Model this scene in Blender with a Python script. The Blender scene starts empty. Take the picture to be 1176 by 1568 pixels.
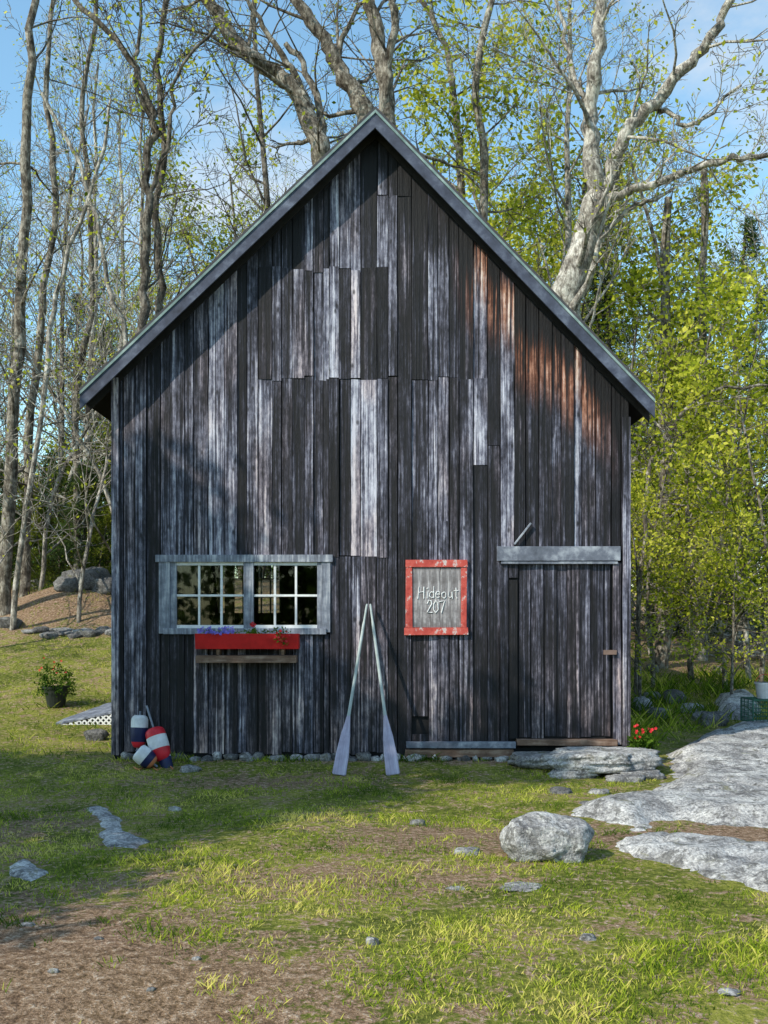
import bpy, math, random
import numpy as np
from mathutils import Vector, Matrix, noise
random.seed(7); rng=np.random.default_rng(7)
F=1500.; CX=588.; HY=940.; EYE=1.73; CY=-12.35
def W(px,py,y):
    d=y-CY; return Vector(((px-CX)/F*d, y, EYE+(HY-py)/F*d))
def bx(px): return (px-588)/121.46
def bz(py): return (1150.1-py)/121.46
def ss(a,b,x):
    t=min(1,max(0,(x-a)/(b-a))); return t*t*(3-2*t)
def H(x,y):
    z=-0.10-0.08*ss(0,-0.9,y)+0.10*ss(-1.5,-6,y)
    amp=2.9+(0.95-2.9)*ss(-4,4.5,x)
    z+=amp*ss(1,19,y)+ (y-19)*0.035*(1 if y>19 else 0)
    fade=ss(-0.2,-3,y) if y<0 else ss(1.5,6,y)
    z+=0.05*fade*noise.noise(Vector((x*.6,y*.6,0)))+0.3*ss(8,25,y)*noise.noise(Vector((x*.15,y*.15,3)))
    # mossy mound on the left slope
    z+=.55*math.exp(-((x+7.9)/1.5)**2-((y-12.5)/1.6)**2)
    return z
def G(px,py,y0=-9.5):
    y=y0
    while y<45:
        p=W(px,py,y)
        if p.z<=H(p.x,p.y): return p
        y+=0.03
    return W(px,py,30)

# ---------------- materials
class N:
    def __init__(s,name):
        s.m=bpy.data.materials.new(name); s.m.use_nodes=True; s.t=s.m.node_tree; s.n=s.t.nodes; s.l=s.t.links
        s.b=s.n['Principled BSDF']; s.out=s.n['Material Output']
    def k(s,v,sock):
        if isinstance(v,(int,float)): sock.default_value=v
        elif isinstance(v,tuple): sock.default_value=v if len(v)==len(sock.default_value) else v+(1,)
        else: s.l.new(v,sock)
    def math(s,op,a,b=0,c=None,clamp=False):
        x=s.n.new('ShaderNodeMath'); x.operation=op; x.use_clamp=clamp; s.k(a,x.inputs[0]); s.k(b,x.inputs[1])
        if c is not None: s.k(c,x.inputs[2])
        return x.outputs[0]
    def mr(s,v,a,b,c=0,d=1):
        x=s.n.new('ShaderNodeMapRange'); s.k(v,x.inputs[0])
        for i,q in enumerate((a,b,c,d)): x.inputs[i+1].default_value=q
        x.interpolation_type='SMOOTHSTEP'; return x.outputs[0]
    def pos(s): return s.n.new('ShaderNodeTexCoord').outputs['Object']
    def geo(s): return s.n.new('ShaderNodeNewGeometry').outputs['Position']
    def vmul(s,v,t,add=None):
        x=s.n.new('ShaderNodeVectorMath'); x.operation='MULTIPLY'; s.l.new(v,x.inputs[0]); x.inputs[1].default_value=t; o=x.outputs[0]
        if add is not None:
            y=s.n.new('ShaderNodeVectorMath'); y.operation='ADD'; s.l.new(o,y.inputs[0]); s.l.new(add,y.inputs[1]); o=y.outputs[0]
        return o
    def noise(s,v,sc,det=5,r=.6,dist=0):
        x=s.n.new('ShaderNodeTexNoise'); s.l.new(v,x.inputs['Vector']); x.inputs['Scale'].default_value=sc
        x.inputs['Detail'].default_value=det; x.inputs['Roughness'].default_value=r; x.inputs['Distortion'].default_value=dist
        return x.outputs['Fac']
    def vor(s,v,sc,feat='F1'):
        x=s.n.new('ShaderNodeTexVoronoi'); x.feature=feat; s.l.new(v,x.inputs['Vector']); x.inputs['Scale'].default_value=sc; return x.outputs['Distance']
    def ramp(s,f,stops):
        x=s.n.new('ShaderNodeValToRGB'); s.l.new(f,x.inputs[0]); e=x.color_ramp.elements
        while len(e)<len(stops): e.new(0.5)
        for i,(p,c) in enumerate(stops): e[i].position=p; e[i].color=c+(1,)
        return x.outputs[0]
    def mix(s,f,a,b,mode='MIX'):
        x=s.n.new('ShaderNodeMix'); x.data_type='RGBA'; x.blend_type=mode; s.k(f,x.inputs[0]); s.k(a,x.inputs[6]); s.k(b,x.inputs[7]); return x.outputs[2]
    def attr(s,nm):
        x=s.n.new('ShaderNodeAttribute'); x.attribute_name=nm; return x
    def sep(s,v):
        x=s.n.new('ShaderNodeSeparateXYZ'); s.l.new(v,x.inputs[0]); return x.outputs
    def comb(s,a,b,c):
        x=s.n.new('ShaderNodeCombineXYZ'); s.k(a,x.inputs[0]); s.k(b,x.inputs[1]); s.k(c,x.inputs[2]); return x.outputs[0]
    def bump(s,h,st=.4,dist=.01):
        x=s.n.new('ShaderNodeBump'); x.inputs['Strength'].default_value=st; x.inputs['Distance'].default_value=dist; s.l.new(h,x.inputs['Height']); s.l.new(x.outputs[0],s.b.inputs['Normal'])
    def fin(s,col,rough=.8,spec=.3):
        s.k(col,s.b.inputs['Base Color']); s.k(rough,s.b.inputs['Roughness']); s.b.inputs['Specular IOR Level'].default_value=spec; return s.m

def mat_boards():
    s=N('weathered_boards'); p=s.pos(); a=s.attr('bcol'); sp=s.n.new('ShaderNodeSeparateColor'); s.l.new(a.outputs['Color'],sp.inputs[0])
    tone,seed,lite=sp.outputs[0],sp.outputs[1],sp.outputs[2]
    off=s.comb(s.math('MULTIPLY',seed,37.),s.math('MULTIPLY',seed,91.),s.math('MULTIPLY',seed,53.))
    n1=s.noise(s.vmul(p,(30,13,.45),off),1,4,.6,.7)
    n2=s.noise(s.vmul(p,(130,40,3.5),off),1,3,.6)
    n3=s.noise(s.vmul(p,(4,4,1.0),off),1,4,.65)
    kn=s.vor(s.vmul(p,(8,8,4.),off),1)
    knm=s.mr(kn,.06,.2,1,0)
    blot=s.noise(s.vmul(p,(24,24,10),off),1,4,.72)
    v=s.math('MULTIPLY_ADD',n1,1.9,-.95)
    v=s.math('ADD',v,s.math('MULTIPLY_ADD',n2,.85,-.425))
    v=s.math('ADD',v,s.math('MULTIPLY_ADD',n3,1.3,-.65))
    v=s.math('ADD',v,s.math('MULTIPLY_ADD',tone,.58,.035))
    v=s.math('ADD',v,s.math('MULTIPLY',lite,.44))
    v=s.math('ADD',v,s.math('MULTIPLY_ADD',blot,.8,-.4))
    x,y,z=s.sep(p)
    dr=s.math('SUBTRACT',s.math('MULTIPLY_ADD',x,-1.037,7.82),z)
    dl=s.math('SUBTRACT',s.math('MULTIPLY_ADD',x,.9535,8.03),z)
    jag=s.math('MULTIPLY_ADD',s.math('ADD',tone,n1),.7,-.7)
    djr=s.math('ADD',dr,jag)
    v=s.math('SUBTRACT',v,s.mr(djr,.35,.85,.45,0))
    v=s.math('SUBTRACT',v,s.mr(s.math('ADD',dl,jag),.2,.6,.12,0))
    col=s.ramp(v,[(0.0,(.005,.005,.008)),(.26,(.018,.0175,.028)),(.46,(.060,.060,.090)),(.68,(.19,.19,.262)),(1.0,(.58,.58,.69))])
    col=s.mix(s.math('MULTIPLY',s.mr(s.noise(s.vmul(p,(2,2,.5),off),1,3,.6),.5,.65),.5),col,s.mix(1.,col,(1.3,1.0,.80),'MULTIPLY'))
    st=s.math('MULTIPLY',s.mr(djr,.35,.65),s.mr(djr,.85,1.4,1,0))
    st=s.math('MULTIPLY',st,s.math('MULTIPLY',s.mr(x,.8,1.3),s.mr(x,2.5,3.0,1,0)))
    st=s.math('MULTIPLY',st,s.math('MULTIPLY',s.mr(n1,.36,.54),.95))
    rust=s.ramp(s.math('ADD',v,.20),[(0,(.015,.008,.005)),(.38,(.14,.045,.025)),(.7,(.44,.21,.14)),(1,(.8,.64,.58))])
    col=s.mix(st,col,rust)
    lo=s.math('MULTIPLY',s.mr(z,.1,1.8,1,0),s.mr(n3,.35,.6))
    col=s.mix(s.math('MULTIPLY',lo,.8),col,s.mix(1.,col,(1.15,.92,.70),'MULTIPLY'))
    col=s.mix(s.math('MULTIPLY',knm,.8),col,(.010,.009,.012))
    s.bump(s.math('ADD',n1,s.math('MULTIPLY',blot,.6)),1.,.012)
    return s.fin(col,.7,.35)
def mat_wood(name,c0,c1,c2,sc=(1,1,1),grain=(30,30,2),chip=None,chipamt=.55):
    s=N(name); p=s.pos(); n1=s.noise(s.vmul(p,grain),1,5,.65,.3); n2=s.noise(p,7,4,.65)
    v=s.math('ADD',s.math('MULTIPLY',n1,.6),s.math('MULTIPLY',n2,.4))
    col=s.ramp(v,[(.3,c0),(.5,c1),(.68,c2)])
    if chip:
        col=s.mix(s.mr(s.noise(s.vmul(p,(14,14,9)),1,6,.7),chipamt,chipamt+.05),col,chip)
    s.bump(n1,.6,.004); return s.fin(col,.7,.3)
def mat_plain(name,c,rough=.6,var=.25,sc=8,spec=.3,metal=0):
    s=N(name); n=s.noise(s.pos(),sc,4,.65); d=tuple(q*(1-var) for q in c); e=tuple(min(1,q*(1+var)) for q in c)
    s.b.inputs['Metallic'].default_value=metal
    return s.fin(s.ramp(n,[(.3,d),(.7,e)]),rough,spec)
def mat_rock(name,k=1.,lich=.75):
    s=N(name); p=s.geo(); n=s.noise(p,2.2,7,.68,.4); f=s.noise(p,38,3,.75); l=s.noise(p,6.5,6,.72,.8); w2=s.noise(p,14,5,.75,.5)
    col=s.ramp(n,[(.3,(.095*k,.092*k,.095*k)),(.42,(.21*k,.205*k,.21*k)),(.54,(.36*k,.352*k,.352*k)),(.7,(.52*k,.51*k,.50*k))])
    col=s.mix(s.mr(f,.38,.62,.0,.9),col,s.mix(1.,col,(.42,.42,.43),'MULTIPLY'))
    col=s.mix(s.mr(w2,.55,.66,0,.6),col,(.5*k,.49*k,.48*k))
    col=s.mix(s.mr(l,.52,.60,0,lich),col,(.06,.058,.055))
    col=s.mix(s.mr(s.noise(p,3.3,6,.7,1.2),.57,.66,0,.6),col,(.16,.155,.08))
    s.bump(s.math('ADD',n,s.math('MULTIPLY_ADD',f,.3,s.math('MULTIPLY',w2,.5))),1.,.045)
    return s.fin(col,.9,.15)
def mat_leaf(name,stops,trans=.5):
    s=N(name); a=s.attr('v').outputs['Fac']; oi=s.n.new('ShaderNodeObjectInfo').outputs['Random']
    f=s.math('ADD',a,s.math('MULTIPLY_ADD',oi,.24,-.12))
    col=s.ramp(f,stops)
    d=s.n.new('ShaderNodeBsdfDiffuse'); t=s.n.new('ShaderNodeBsdfTranslucent'); mx=s.n.new('ShaderNodeMixShader'); mx.inputs[0].default_value=trans
    s.l.new(col,d.inputs[0]); s.l.new(col,t.inputs[0]); s.l.new(d.outputs[0],mx.inputs[1]); s.l.new(t.outputs[0],mx.inputs[2]); s.l.new(mx.outputs[0],s.out.inputs[0])
    return s.m
def mat_bark(name,c0,c1,c2):
    s=N(name); p=s.pos(); n=s.noise(s.vmul(p,(1,1,.3)),15,4,.78,.8); b=s.noise(p,3.2,3,.72,.4)
    v=s.math('ADD',s.math('MULTIPLY',n,.52),s.math('MULTIPLY',b,.48))
    s.bump(n,1.,.05); return s.fin(s.ramp(v,[(.4,c0),(.5,c1),(.59,c2)]),.9,.1)
def mat_ground():
    s=N('ground_soil_grass'); p=s.geo(); d=s.attr('dirt').outputs['Fac']
    n=s.noise(p,1.1,6,.65); f=s.noise(p,20,5,.78); ff=s.noise(p,70,3,.7); m5=s.noise(p,5,4,.75)
    g=s.ramp(s.math('ADD',s.math('MULTIPLY',n,.4),s.math('MULTIPLY',f,.6)),[(.36,(.045,.055,.014)),(.46,(.13,.15,.03)),(.55,(.29,.285,.055)),(.68,(.48,.41,.18))])
    br=s.ramp(s.math('ADD',s.math('MULTIPLY',ff,.4),s.math('MULTIPLY',f,.6)),[(.36,(.05,.028,.02)),(.46,(.19,.112,.078)),(.55,(.37,.24,.175)),(.65,(.65,.55,.47))])
    m=s.mr(s.math('ADD',d,s.math('MULTIPLY_ADD',f,1.5,s.math('MULTIPLY_ADD',n,.9,s.math('MULTIPLY_ADD',m5,1.9,-2.15)))),.26,.56,0,.9)
    col=s.mix(m,g,br)
    s.bump(f,1.,.045); return s.fin(col,.95,.05)

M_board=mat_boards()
M_trim=mat_wood('trim_weathered_paint',(.035,.04,.055),(.14,.155,.205),(.42,.45,.52),grain=(4,30,4))
M_trimv=mat_wood('trim_weathered_vert',(.04,.045,.06),(.19,.21,.27),(.55,.57,.63),grain=(30,30,1.5))
M_rake=mat_wood('rake_board',(.022,.025,.04),(.060,.070,.112),(.16,.185,.26),grain=(3,30,3))
M_drip=mat_wood('drip_edge',(.06,.11,.12),(.18,.26,.26),(.38,.48,.48),grain=(3,30,3))
M_shingle=mat_plain('roof_shingle',(.06,.06,.07),.9)
M_soffit=mat_plain('soffit_wood',(.022,.02,.022),.9)
M_dark=mat_plain('dark_interior',(.012,.012,.014),.95)
M_white=mat_wood('white_paint',(.45,.46,.5),(.68,.69,.72),(.78,.78,.8),grain=(20,20,20))
M_red=mat_wood('red_paint',(.32,.008,.008),(.46,.010,.010),(.55,.016,.016),grain=(8,8,8))
M_redold=mat_wood('worn_red_frame_paint',(.27,.03,.025),(.50,.08,.065),(.6,.16,.13),grain=(12,12,12),chip=(.55,.46,.46),chipamt=.56)
M_signp=mat_wood('sign_board_wood',(.05,.04,.035),(.22,.205,.22),(.62,.60,.63),grain=(40,30,2))
M_brownw=mat_wood('brown_wood',(.05,.03,.02),(.15,.09,.065),(.32,.23,.18),grain=(3,30,30))
M_oarb=mat_wood('oar_blade_paint',(.18,.165,.22),(.36,.33,.45),(.52,.5,.63),grain=(28,25,1.6))
M_oars=mat_wood('oar_shaft_paint',(.16,.19,.20),(.33,.38,.39),(.5,.54,.55),grain=(25,25,2))
M_navy=mat_plain('buoy_navy',(.012,.018,.07),.45)
M_bred=mat_plain('buoy_red',(.55,.02,.035),.45)
M_bwhite=mat_plain('buoy_white',(.6,.6,.63),.5,.2)
M_orange=mat_plain('buoy_orange',(.5,.18,.08),.5)
M_rock=mat_rock('granite',1.1); M_rockd=mat_rock('granite_dark',.62); M_rockl=mat_rock('granite_pale',1.45,.65)
M_bark=mat_bark('bark_grey',(.045,.036,.03),(.16,.138,.115),(.40,.365,.32))
M_barkd=mat_bark('bark_dark',(.028,.022,.018),(.09,.077,.065),(.24,.21,.18))
M_barkl=mat_bark('bark_light',(.08,.068,.06),(.29,.262,.232),(.62,.585,.535))
M_leaf=mat_leaf('spring_leaves',[(.15,(.10,.14,.012)),(.38,(.27,.32,.025)),(.58,(.50,.52,.05)),(.85,(.70,.67,.12))])
M_leafg=mat_leaf('green_leaves',[(.15,(.02,.05,.008)),(.45,(.06,.12,.015)),(.8,(.16,.25,.03))],.4)
M_need=mat_leaf('pine_needles',[(.15,(.014,.034,.012)),(.5,(.042,.075,.025)),(.85,(.12,.17,.045))],.25)
M_spruce=mat_leaf('young_spruce_needles',[(.15,(.018,.038,.008)),(.45,(.08,.11,.016)),(.85,(.27,.29,.04))],.25)
M_grass=mat_leaf('grass_blades',[(.12,(.055,.10,.012)),(.36,(.16,.24,.022)),(.58,(.39,.45,.04)),(.85,(.70,.62,.17))],.4)
M_ground=mat_ground()
M_pot=mat_plain('dark_pot',(.02,.025,.022),.5)
M_petr=mat_plain('petal_red',(.5,.01,.02),.5); M_petp=mat_plain('petal_purple',(.18,.14,.55),.5)
M_wire=mat_plain('green_wire',(.02,.1,.07),.4)
M_rust=mat_plain('rusty_iron',(.18,.12,.1),.6)
M_lat=mat_plain('lattice_white',(.75,.75,.77),.6,.1)

# ---------------- mesh helpers
def link(o,parent=None):
    bpy.context.scene.collection.objects.link(o)
    if parent: o.parent=parent
    return o
def mk(name,v,f,mats,mi=None,parent=None,smooth=False):
    me=bpy.data.meshes.new(name); me.from_pydata([tuple(q) for q in v],[],f)
    for m in (mats if isinstance(mats,list) else [mats]): me.materials.append(m)
    if mi is not None: me.polygons.foreach_set('material_index',mi)
    if smooth: me.polygons.foreach_set('use_smooth',[True]*len(f))
    me.update(); return link(bpy.data.objects.new(name,me),parent)
def empty(name,loc=(0,0,0)):
    o=bpy.data.objects.new(name,None); o.empty_display_size=.3; o.location=loc; return link(o)
def box(name,x0,x1,y0,y1,z0,z1,mat,parent=None,bev=.004,rot=0,jit=0):
    cx,cy,cz=(x0+x1)/2,(y0+y1)/2,(z0+z1)/2
    v=[]
    for a in (x0,x1):
        for b in (y0,y1):
            for c in (z0,z1):
                v.append((a-cx+random.uniform(-jit,jit),b-cy,c-cz+random.uniform(-jit,jit)))
    o=mk(name,v,[(0,1,3,2),(4,6,7,5),(0,4,5,1),(2,3,7,6),(0,2,6,4),(1,5,7,3)],mat,parent=parent)
    o.location=(cx,cy,cz); o.rotation_euler=(0,rot,0)
    if bev:
        b=o.modifiers.new('b','BEVEL'); b.width=bev; b.segments=2
    return o
def tube(V,Fc,pts,rads,n,cap=False):
    base=len(V); m=len(pts); cs=[(math.cos(2*math.pi*i/n),math.sin(2*math.pi*i/n)) for i in range(n)]
    u=None
    for i,p in enumerate(pts):
        t=(pts[min(i+1,m-1)]-pts[max(i-1,0)])
        if t.length<1e-9: t=Vector((0,0,1))
        t.normalize()
        if u is None: u=t.orthogonal().normalized()
        else:
            u=u-t*u.dot(t)
            u=u.normalized() if u.length>1e-6 else t.orthogonal().normalized()
        w=t.cross(u); r=rads[i]
        for c,s_ in cs:
            V.append((p.x+(u.x*c+w.x*s_)*r,p.y+(u.y*c+w.y*s_)*r,p.z+(u.z*c+w.z*s_)*r))
    for i in range(m-1):
        a=base+i*n; b=a+n
        for j in range(n):
            k=(j+1)%n; Fc.append((a+j,a+k,b+k,b+j))
    if cap:
        Fc.append(tuple(range(base+n-1,base-1,-1))); Fc.append(tuple(base+(m-1)*n+j for j in range(n)))
def quads_mesh(name,verts,nv,mats,vals,bv=None,bf=None):
    nl=len(verts)//nv
    bvn=len(bv) if bv else 0; bfn=len(bf) if bf else 0
    me=bpy.data.meshes.new(name); me.vertices.add(len(verts)+bvn)
    allv=verts if not bvn else np.vstack([verts,np.array(bv)])
    me.vertices.foreach_set('co',allv.astype(np.float32).ravel())
    li=np.arange(nl*nv,dtype=np.int32); ls=np.arange(nl,dtype=np.int32)*nv; lt=np.full(nl,nv,dtype=np.int32); mi=np.zeros(nl,dtype=np.int32)
    if bfn:
        bfa=np.array(bf,dtype=np.int32)+len(verts); li=np.concatenate([li,bfa.ravel()]); 
        ls=np.concatenate([ls,nl*nv+np.arange(bfn,dtype=np.int32)*4]); lt=np.concatenate([lt,np.full(bfn,4,dtype=np.int32)]); mi=np.concatenate([mi,np.ones(bfn,dtype=np.int32)])
    me.loops.add(len(li)); me.loops.foreach_set('vertex_index',li.astype(np.int32))
    me.polygons.add(len(ls)); me.polygons.foreach_set('loop_start',ls.astype(np.int32)); me.polygons.foreach_set('loop_total',lt.astype(np.int32))
    for m in mats: me.materials.append(m)
    me.polygons.foreach_set('material_index',mi)
    sm=np.zeros(len(ls),dtype=bool); sm[nl:]=True; me.polygons.foreach_set('use_smooth',sm)
    at=me.attributes.new('v','FLOAT','POINT'); vv=np.zeros(len(allv),dtype=np.float32); vv[:len(verts)]=np.repeat(vals,nv); at.data.foreach_set('value',vv)
    me.update(calc_edges=True); me.validate(); return me
def leafquads(C,size,scatter,per,long=1.0,wid=.6,zs=1.):
    cl=np.array([noise.noise(Vector(q)*.8) for q in C])
    C=np.repeat(np.array(C,dtype=float),per,axis=0); cl=np.repeat(cl,per); n=len(C)
    C=C+rng.normal(0,1,(n,3))*np.array([scatter,scatter,scatter*zs])
    u=rng.normal(0,1,(n,3)); u/=np.linalg.norm(u,axis=1)[:,None]
    w=rng.normal(0,1,(n,3)); w-=u*(u*w).sum(1)[:,None]; w/=np.linalg.norm(w,axis=1)[:,None]
    s=size*rng.uniform(.6,1.3,(n,1))
    a=C-u*s*long; b=C+w*s*wid; c=C+u*s*long; d=C-w*s*wid
    return np.stack([a,b,c,d],1).reshape(-1,3), np.clip(rng.normal(.5,.14,n)+cl*.45,0,1)

def perturb(d,ang,R):
    o=d.orthogonal().normalized(); o.rotate(Matrix.Rotation(R.uniform(0,6.283),3,d)); return (d*math.cos(ang)+o*math.sin(ang)).normalized()
def grow(V,Fc,Lf,p,d,L,r,lv,cfg,R):
    n=max(3,min(11,int(L/cfg['seg'][lv])+1)); pts=[p.copy()]; rads=[r]; q=p.copy(); wd=cfg['wander'][lv]; up=cfg['up'][lv]
    ds=[d]
    for i in range(1,n+1):
        d=(d+Vector((R.gauss(0,wd),R.gauss(0,wd),R.gauss(0,wd)+up))).normalized(); q=q+d*(L/n); pts.append(q.copy()); ds.append(d)
        rads.append(max(cfg.get('rmin',.006),r*(1-(.72 if lv==0 else .85)*i/n)))
    tube(V,Fc,pts,rads,[8,5,4,3,3][lv])
    if lv>=cfg['leaf']:
        for q in pts[1:]: Lf.append(tuple(q))
    if lv<cfg['max']:
        k=cfg['nch'][lv]
        for j in range(k):
            t=cfg['start'][lv]+(1-cfg['start'][lv])*((j+R.random())/k); i=min(n-1,int(t*n)); f=t*n-i
            pp=pts[i].lerp(pts[i+1],f); cd=perturb(ds[i],math.radians(R.uniform(*cfg['ang'][lv])),R)
            if lv==0 and 'flat' in cfg: cd.z=cfg['flat']*(1-t)+.1*t; cd.normalize()
            cl=L*cfg['ratio'][lv]*(1.15-.65*t)*R.uniform(.7,1.25)
            if 'cone' in cfg and lv==0: cl=L*cfg['ratio'][0]*(1.03-t)*R.uniform(.8,1.15)+.1
            grow(V,Fc,Lf,pp,cd,cl,rads[i]*cfg['rr'][lv],lv+1,cfg,R)
CB=dict(seg=[1.6,.9,.5,.4],wander=[.06,.16,.2,.25],up=[.03,.09,.06,.04],max=3,nch=[17,8,6],start=[.28,.25,.2],ang=[(25,55),(25,60),(25,65)],ratio=[.34,.45,.5],rr=[.42,.55,.6],leaf=2,rmin=.007)
def make_tree(name,h,r,cfg,leafmat,barkmat,seed,size=.06,scat=.15,per=1,frac=1.,long=1.,wid=.6,zs=1.):
    R=random.Random(seed); V=[];Fc=[];Lf=[]
    grow(V,Fc,Lf,Vector((0,0,-.3)),Vector((R.uniform(-.06,.06),R.uniform(-.06,.06),1)).normalized(),h,r,0,cfg,R)
    if frac<1: Lf=[q for q in Lf if R.random()<frac and noise.noise(Vector(q)*.45)>-.25]
    q,vals=leafquads(Lf,size,scat,per,long,wid,zs)
    return quads_mesh(name,q,4,[leafmat,barkmat],vals,V,Fc)
def put(me,name,x,y,s=1.,rz=None,z=None,sz=None):
    o=bpy.data.objects.new(name,me); o.location=(x,y,H(x,y) if z is None else z); o.rotation_euler=(0,0,random.uniform(0,6.28) if rz is None else rz)
    o.scale=(s,s,s*(sz or 1)); return link(o)

# ---------------- ground
def axis(a,b,fine0,fine1,st):
    L=list(np.arange(fine0,fine1+1e-6,st)); s=st; x=fine1
    while x<b: s*=1.13; x+=s; L.append(x)
    s=st; x=fine0
    while x>a: s*=1.13; x-=s; L.insert(0,x)
    return L
def dirt(x,y):
    d=0.26
    p=lambda cx,cy,rx,ry: ss(0,1,max(0,1-math.hypot((x-cx)/rx,(y-cy)/ry)))
    d+=1.2*p(-2.0,-8.3,2.8,2.3)+.7*p(-2.6,-6.8,2.2,1.4)
    d+=.5*p(.6,-4.3,1.8,1.2)+.45*p(2.6,-4.2,2.2,.9)+.9*p(3.6,-4.5,1.6,.7)
    d+=.5*p(-3.6,-3.8,1.4,1.5)+.4*p(-.3,-5.6,2.6,.6)+.4*p(-1.2,-1.2,2.5,.8)
    if y>7: d+=ss(8.5,11,y)*(.42 if x<-1 else .3)*(1+.8*noise.noise(Vector((x*.4,y*.4,1))))
    if y>18: d=.7
    d+=.3*ss(-.4,-.05,y)*(1 if abs(x+.17)<3.3 and y<0.3 else 0)
    return d
xs=axis(-150,150,-7,7,.13); ys=axis(-60,190,-10,9,.13)
gv=[];gd=[]
for y in ys:
    for x in xs:
        gv.append((x,y,H(x,y)+.012*noise.noise(Vector((x*5,y*5,0))))); gd.append(dirt(x,y))
nx=len(xs); gf=[(j*nx+i,j*nx+i+1,(j+1)*nx+i+1,(j+1)*nx+i) for j in range(len(ys)-1) for i in range(nx-1)]
g=mk('ground',gv,gf,M_ground,smooth=True)
at=g.data.attributes.new('dirt','FLOAT','POINT'); at.data.foreach_set('value',gd)

# ---------------- rock outcrops
def sdpoly(x,y,P):
    ins=False; dm=1e9; n=len(P)
    for i in range(n):
        ax,ay=P[i]; qx,qy=P[(i+1)%n]; ex,ey=qx-ax,qy-ay; t=max(0,min(1,((x-ax)*ex+(y-ay)*ey)/(ex*ex+ey*ey+1e-9)))
        dm=min(dm,math.hypot(x-ax-t*ex,y-ay-t*ey))
        if (ay>y)!=(qy>y) and x<(qx-ax)*(y-ay)/(qy-ay)+ax: ins=not ins
    return dm if ins else -dm
LEDGES=[]
def ledge(name,pxs,h,st=.05,mat=None,soft=.5,ns=.12,rg=.03):
    P=[(lambda q:(q.x,q.y))(G(a,b)) for a,b in pxs]; LEDGES.append(P)
    x0=min(p[0] for p in P)-.3;x1=max(p[0] for p in P)+.3;y0=min(p[1] for p in P)-.3;y1=max(p[1] for p in P)+.3
    nx=int((x1-x0)/st)+1; ny=int((y1-y0)/st)+1; V=[];Fc=[]
    for j in range(ny):
        for i in range(nx):
            x=x0+i*st;y=y0+j*st; s=sdpoly(x,y,P)+ns*noise.fractal(Vector((x*2.2,y*2.2,1)),.7,2.,4)+.04
            z=H(x,y)-.06+ (h+.06)*ss(-.06,soft,s)+rg*noise.fractal(Vector((x*1.7,y*3.2,5)),.8,2.,5)*ss(-.05,.25,s)
            c=noise.noise(Vector((x*1.1+y*.5,y*2.1,9))); z-= rg*max(0,1-abs(c)*14)*ss(0,.2,s)
            V.append((x,y,z))
    for j in range(ny-1):
        for i in range(nx-1): a=j*nx+i; Fc.append((a,a+1,a+nx+1,a+nx))
    return mk(name,V,Fc,mat or M_rockl,smooth=True)
ledge('rock_ledge',[(1003,1158),(1060,1128),(1110,1112),(1176,1108),(1300,1110),(1420,1180),(1420,1290),(1300,1285),(1176,1274),(1100,1270),(1040,1260),(985,1280),(920,1264),(845,1250),(890,1226),(985,1215),(1015,1190)],.15,soft=.6)
ledge('rock_ledge',[(915,1282),(1010,1278),(1100,1284),(1176,1290),(1300,1300),(1330,1405),(1230,1388),(1130,1360),(1050,1338),(955,1314)],.09,soft=.4)
ledge('rock_ledge',[(138,1234),(162,1236),(180,1252),(198,1272),(225,1286),(220,1302),(185,1302),(158,1298),(152,1270)],.025,.03,soft=.12,ns=.07,rg=.02)
ledge('rock_ledge',[(5,1328),(40,1316),(76,1338),(48,1352),(12,1344)],.03,.03,soft=.12,ns=.05,rg=.02)
ledge('rock_ledge',[(1095,1075),(1150,1068),(1165,1085),(1150,1106),(1105,1100)],.22,.06,soft=.25)

def rock(name,loc,s,seed,mat,sub=4,rot=0,amp=.35,flat=0):
    import bmesh
    bm=bmesh.new(); bmesh.ops.create_icosphere(bm,subdivisions=sub,radius=1)
    o=Vector((seed*7.3,seed*3.1,seed))
    for v in bm.verts:
        c=v.co.copy(); n=noise.fractal(c*1.1+o,.9,2.,5)*amp+ .12*noise.cell(c*1.6+o)
        c=c*(1+n)
        m=max(abs(c.x),abs(c.y),abs(c.z)); c=c.lerp(c*(.9/m if m>0 else 1),.35)
        if flat: c.z=max(-1,min(c.z,flat+.08*noise.noise(c*3+o)))
        v.co=Vector((c.x*s[0],c.y*s[1],c.z*s[2]))
    me=bpy.data.meshes.new(name); bm.to_mesh(me); bm.free(); me.materials.append(mat); me.polygons.foreach_set('use_smooth',[True]*len(me.polygons))
    ob=link(bpy.data.objects.new(name,me)); ob.location=loc; ob.rotation_euler=(0,0,rot); return ob
def grock(name,px,py,w,h,seed,mat,depth=.8,sink=.25,**k):
    p=G(px,py); d=p.y-CY; hw=w/2/F*d; hh=h/F*d
    return rock(name,(p.x,p.y+hw*depth*.6,H(p.x,p.y)+hh*(.5-sink)),(hw*.95,hw*depth,hh*.62),seed,mat,**k)
grock('boulder',842,1320,142,62,3,M_rockl,.7,.08,amp=.24,sub=5)
for i,(a,b,w,h,m) in enumerate([(570,1446,22,14,M_rock),(902,1441,30,11,M_rock),(640,1264,26,10,M_rockd),(718,1310,42,12,M_rock),(266,1242,22,8,M_rock),(290,1182,34,12,M_rock),(145,1134,36,22,M_rockd),(920,1216,34,10,M_rock),(960,1197,66,12,M_rock),(300,1470,14,5,M_rock),(80,1490,18,6,M_rock),(800,1364,70,5,M_rock),(860,1215,40,12,M_rockd),(700,1365,30,4,M_rock),(150,1440,16,5,M_rock),(40,1420,24,6,M_rock),(230,1520,14,5,M_rockd),(1120,1526,40,8,M_rock)]):
    grock('field_stone',a,b,w,h,i+11,m,.7,.38,sub=3,amp=.5)
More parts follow.
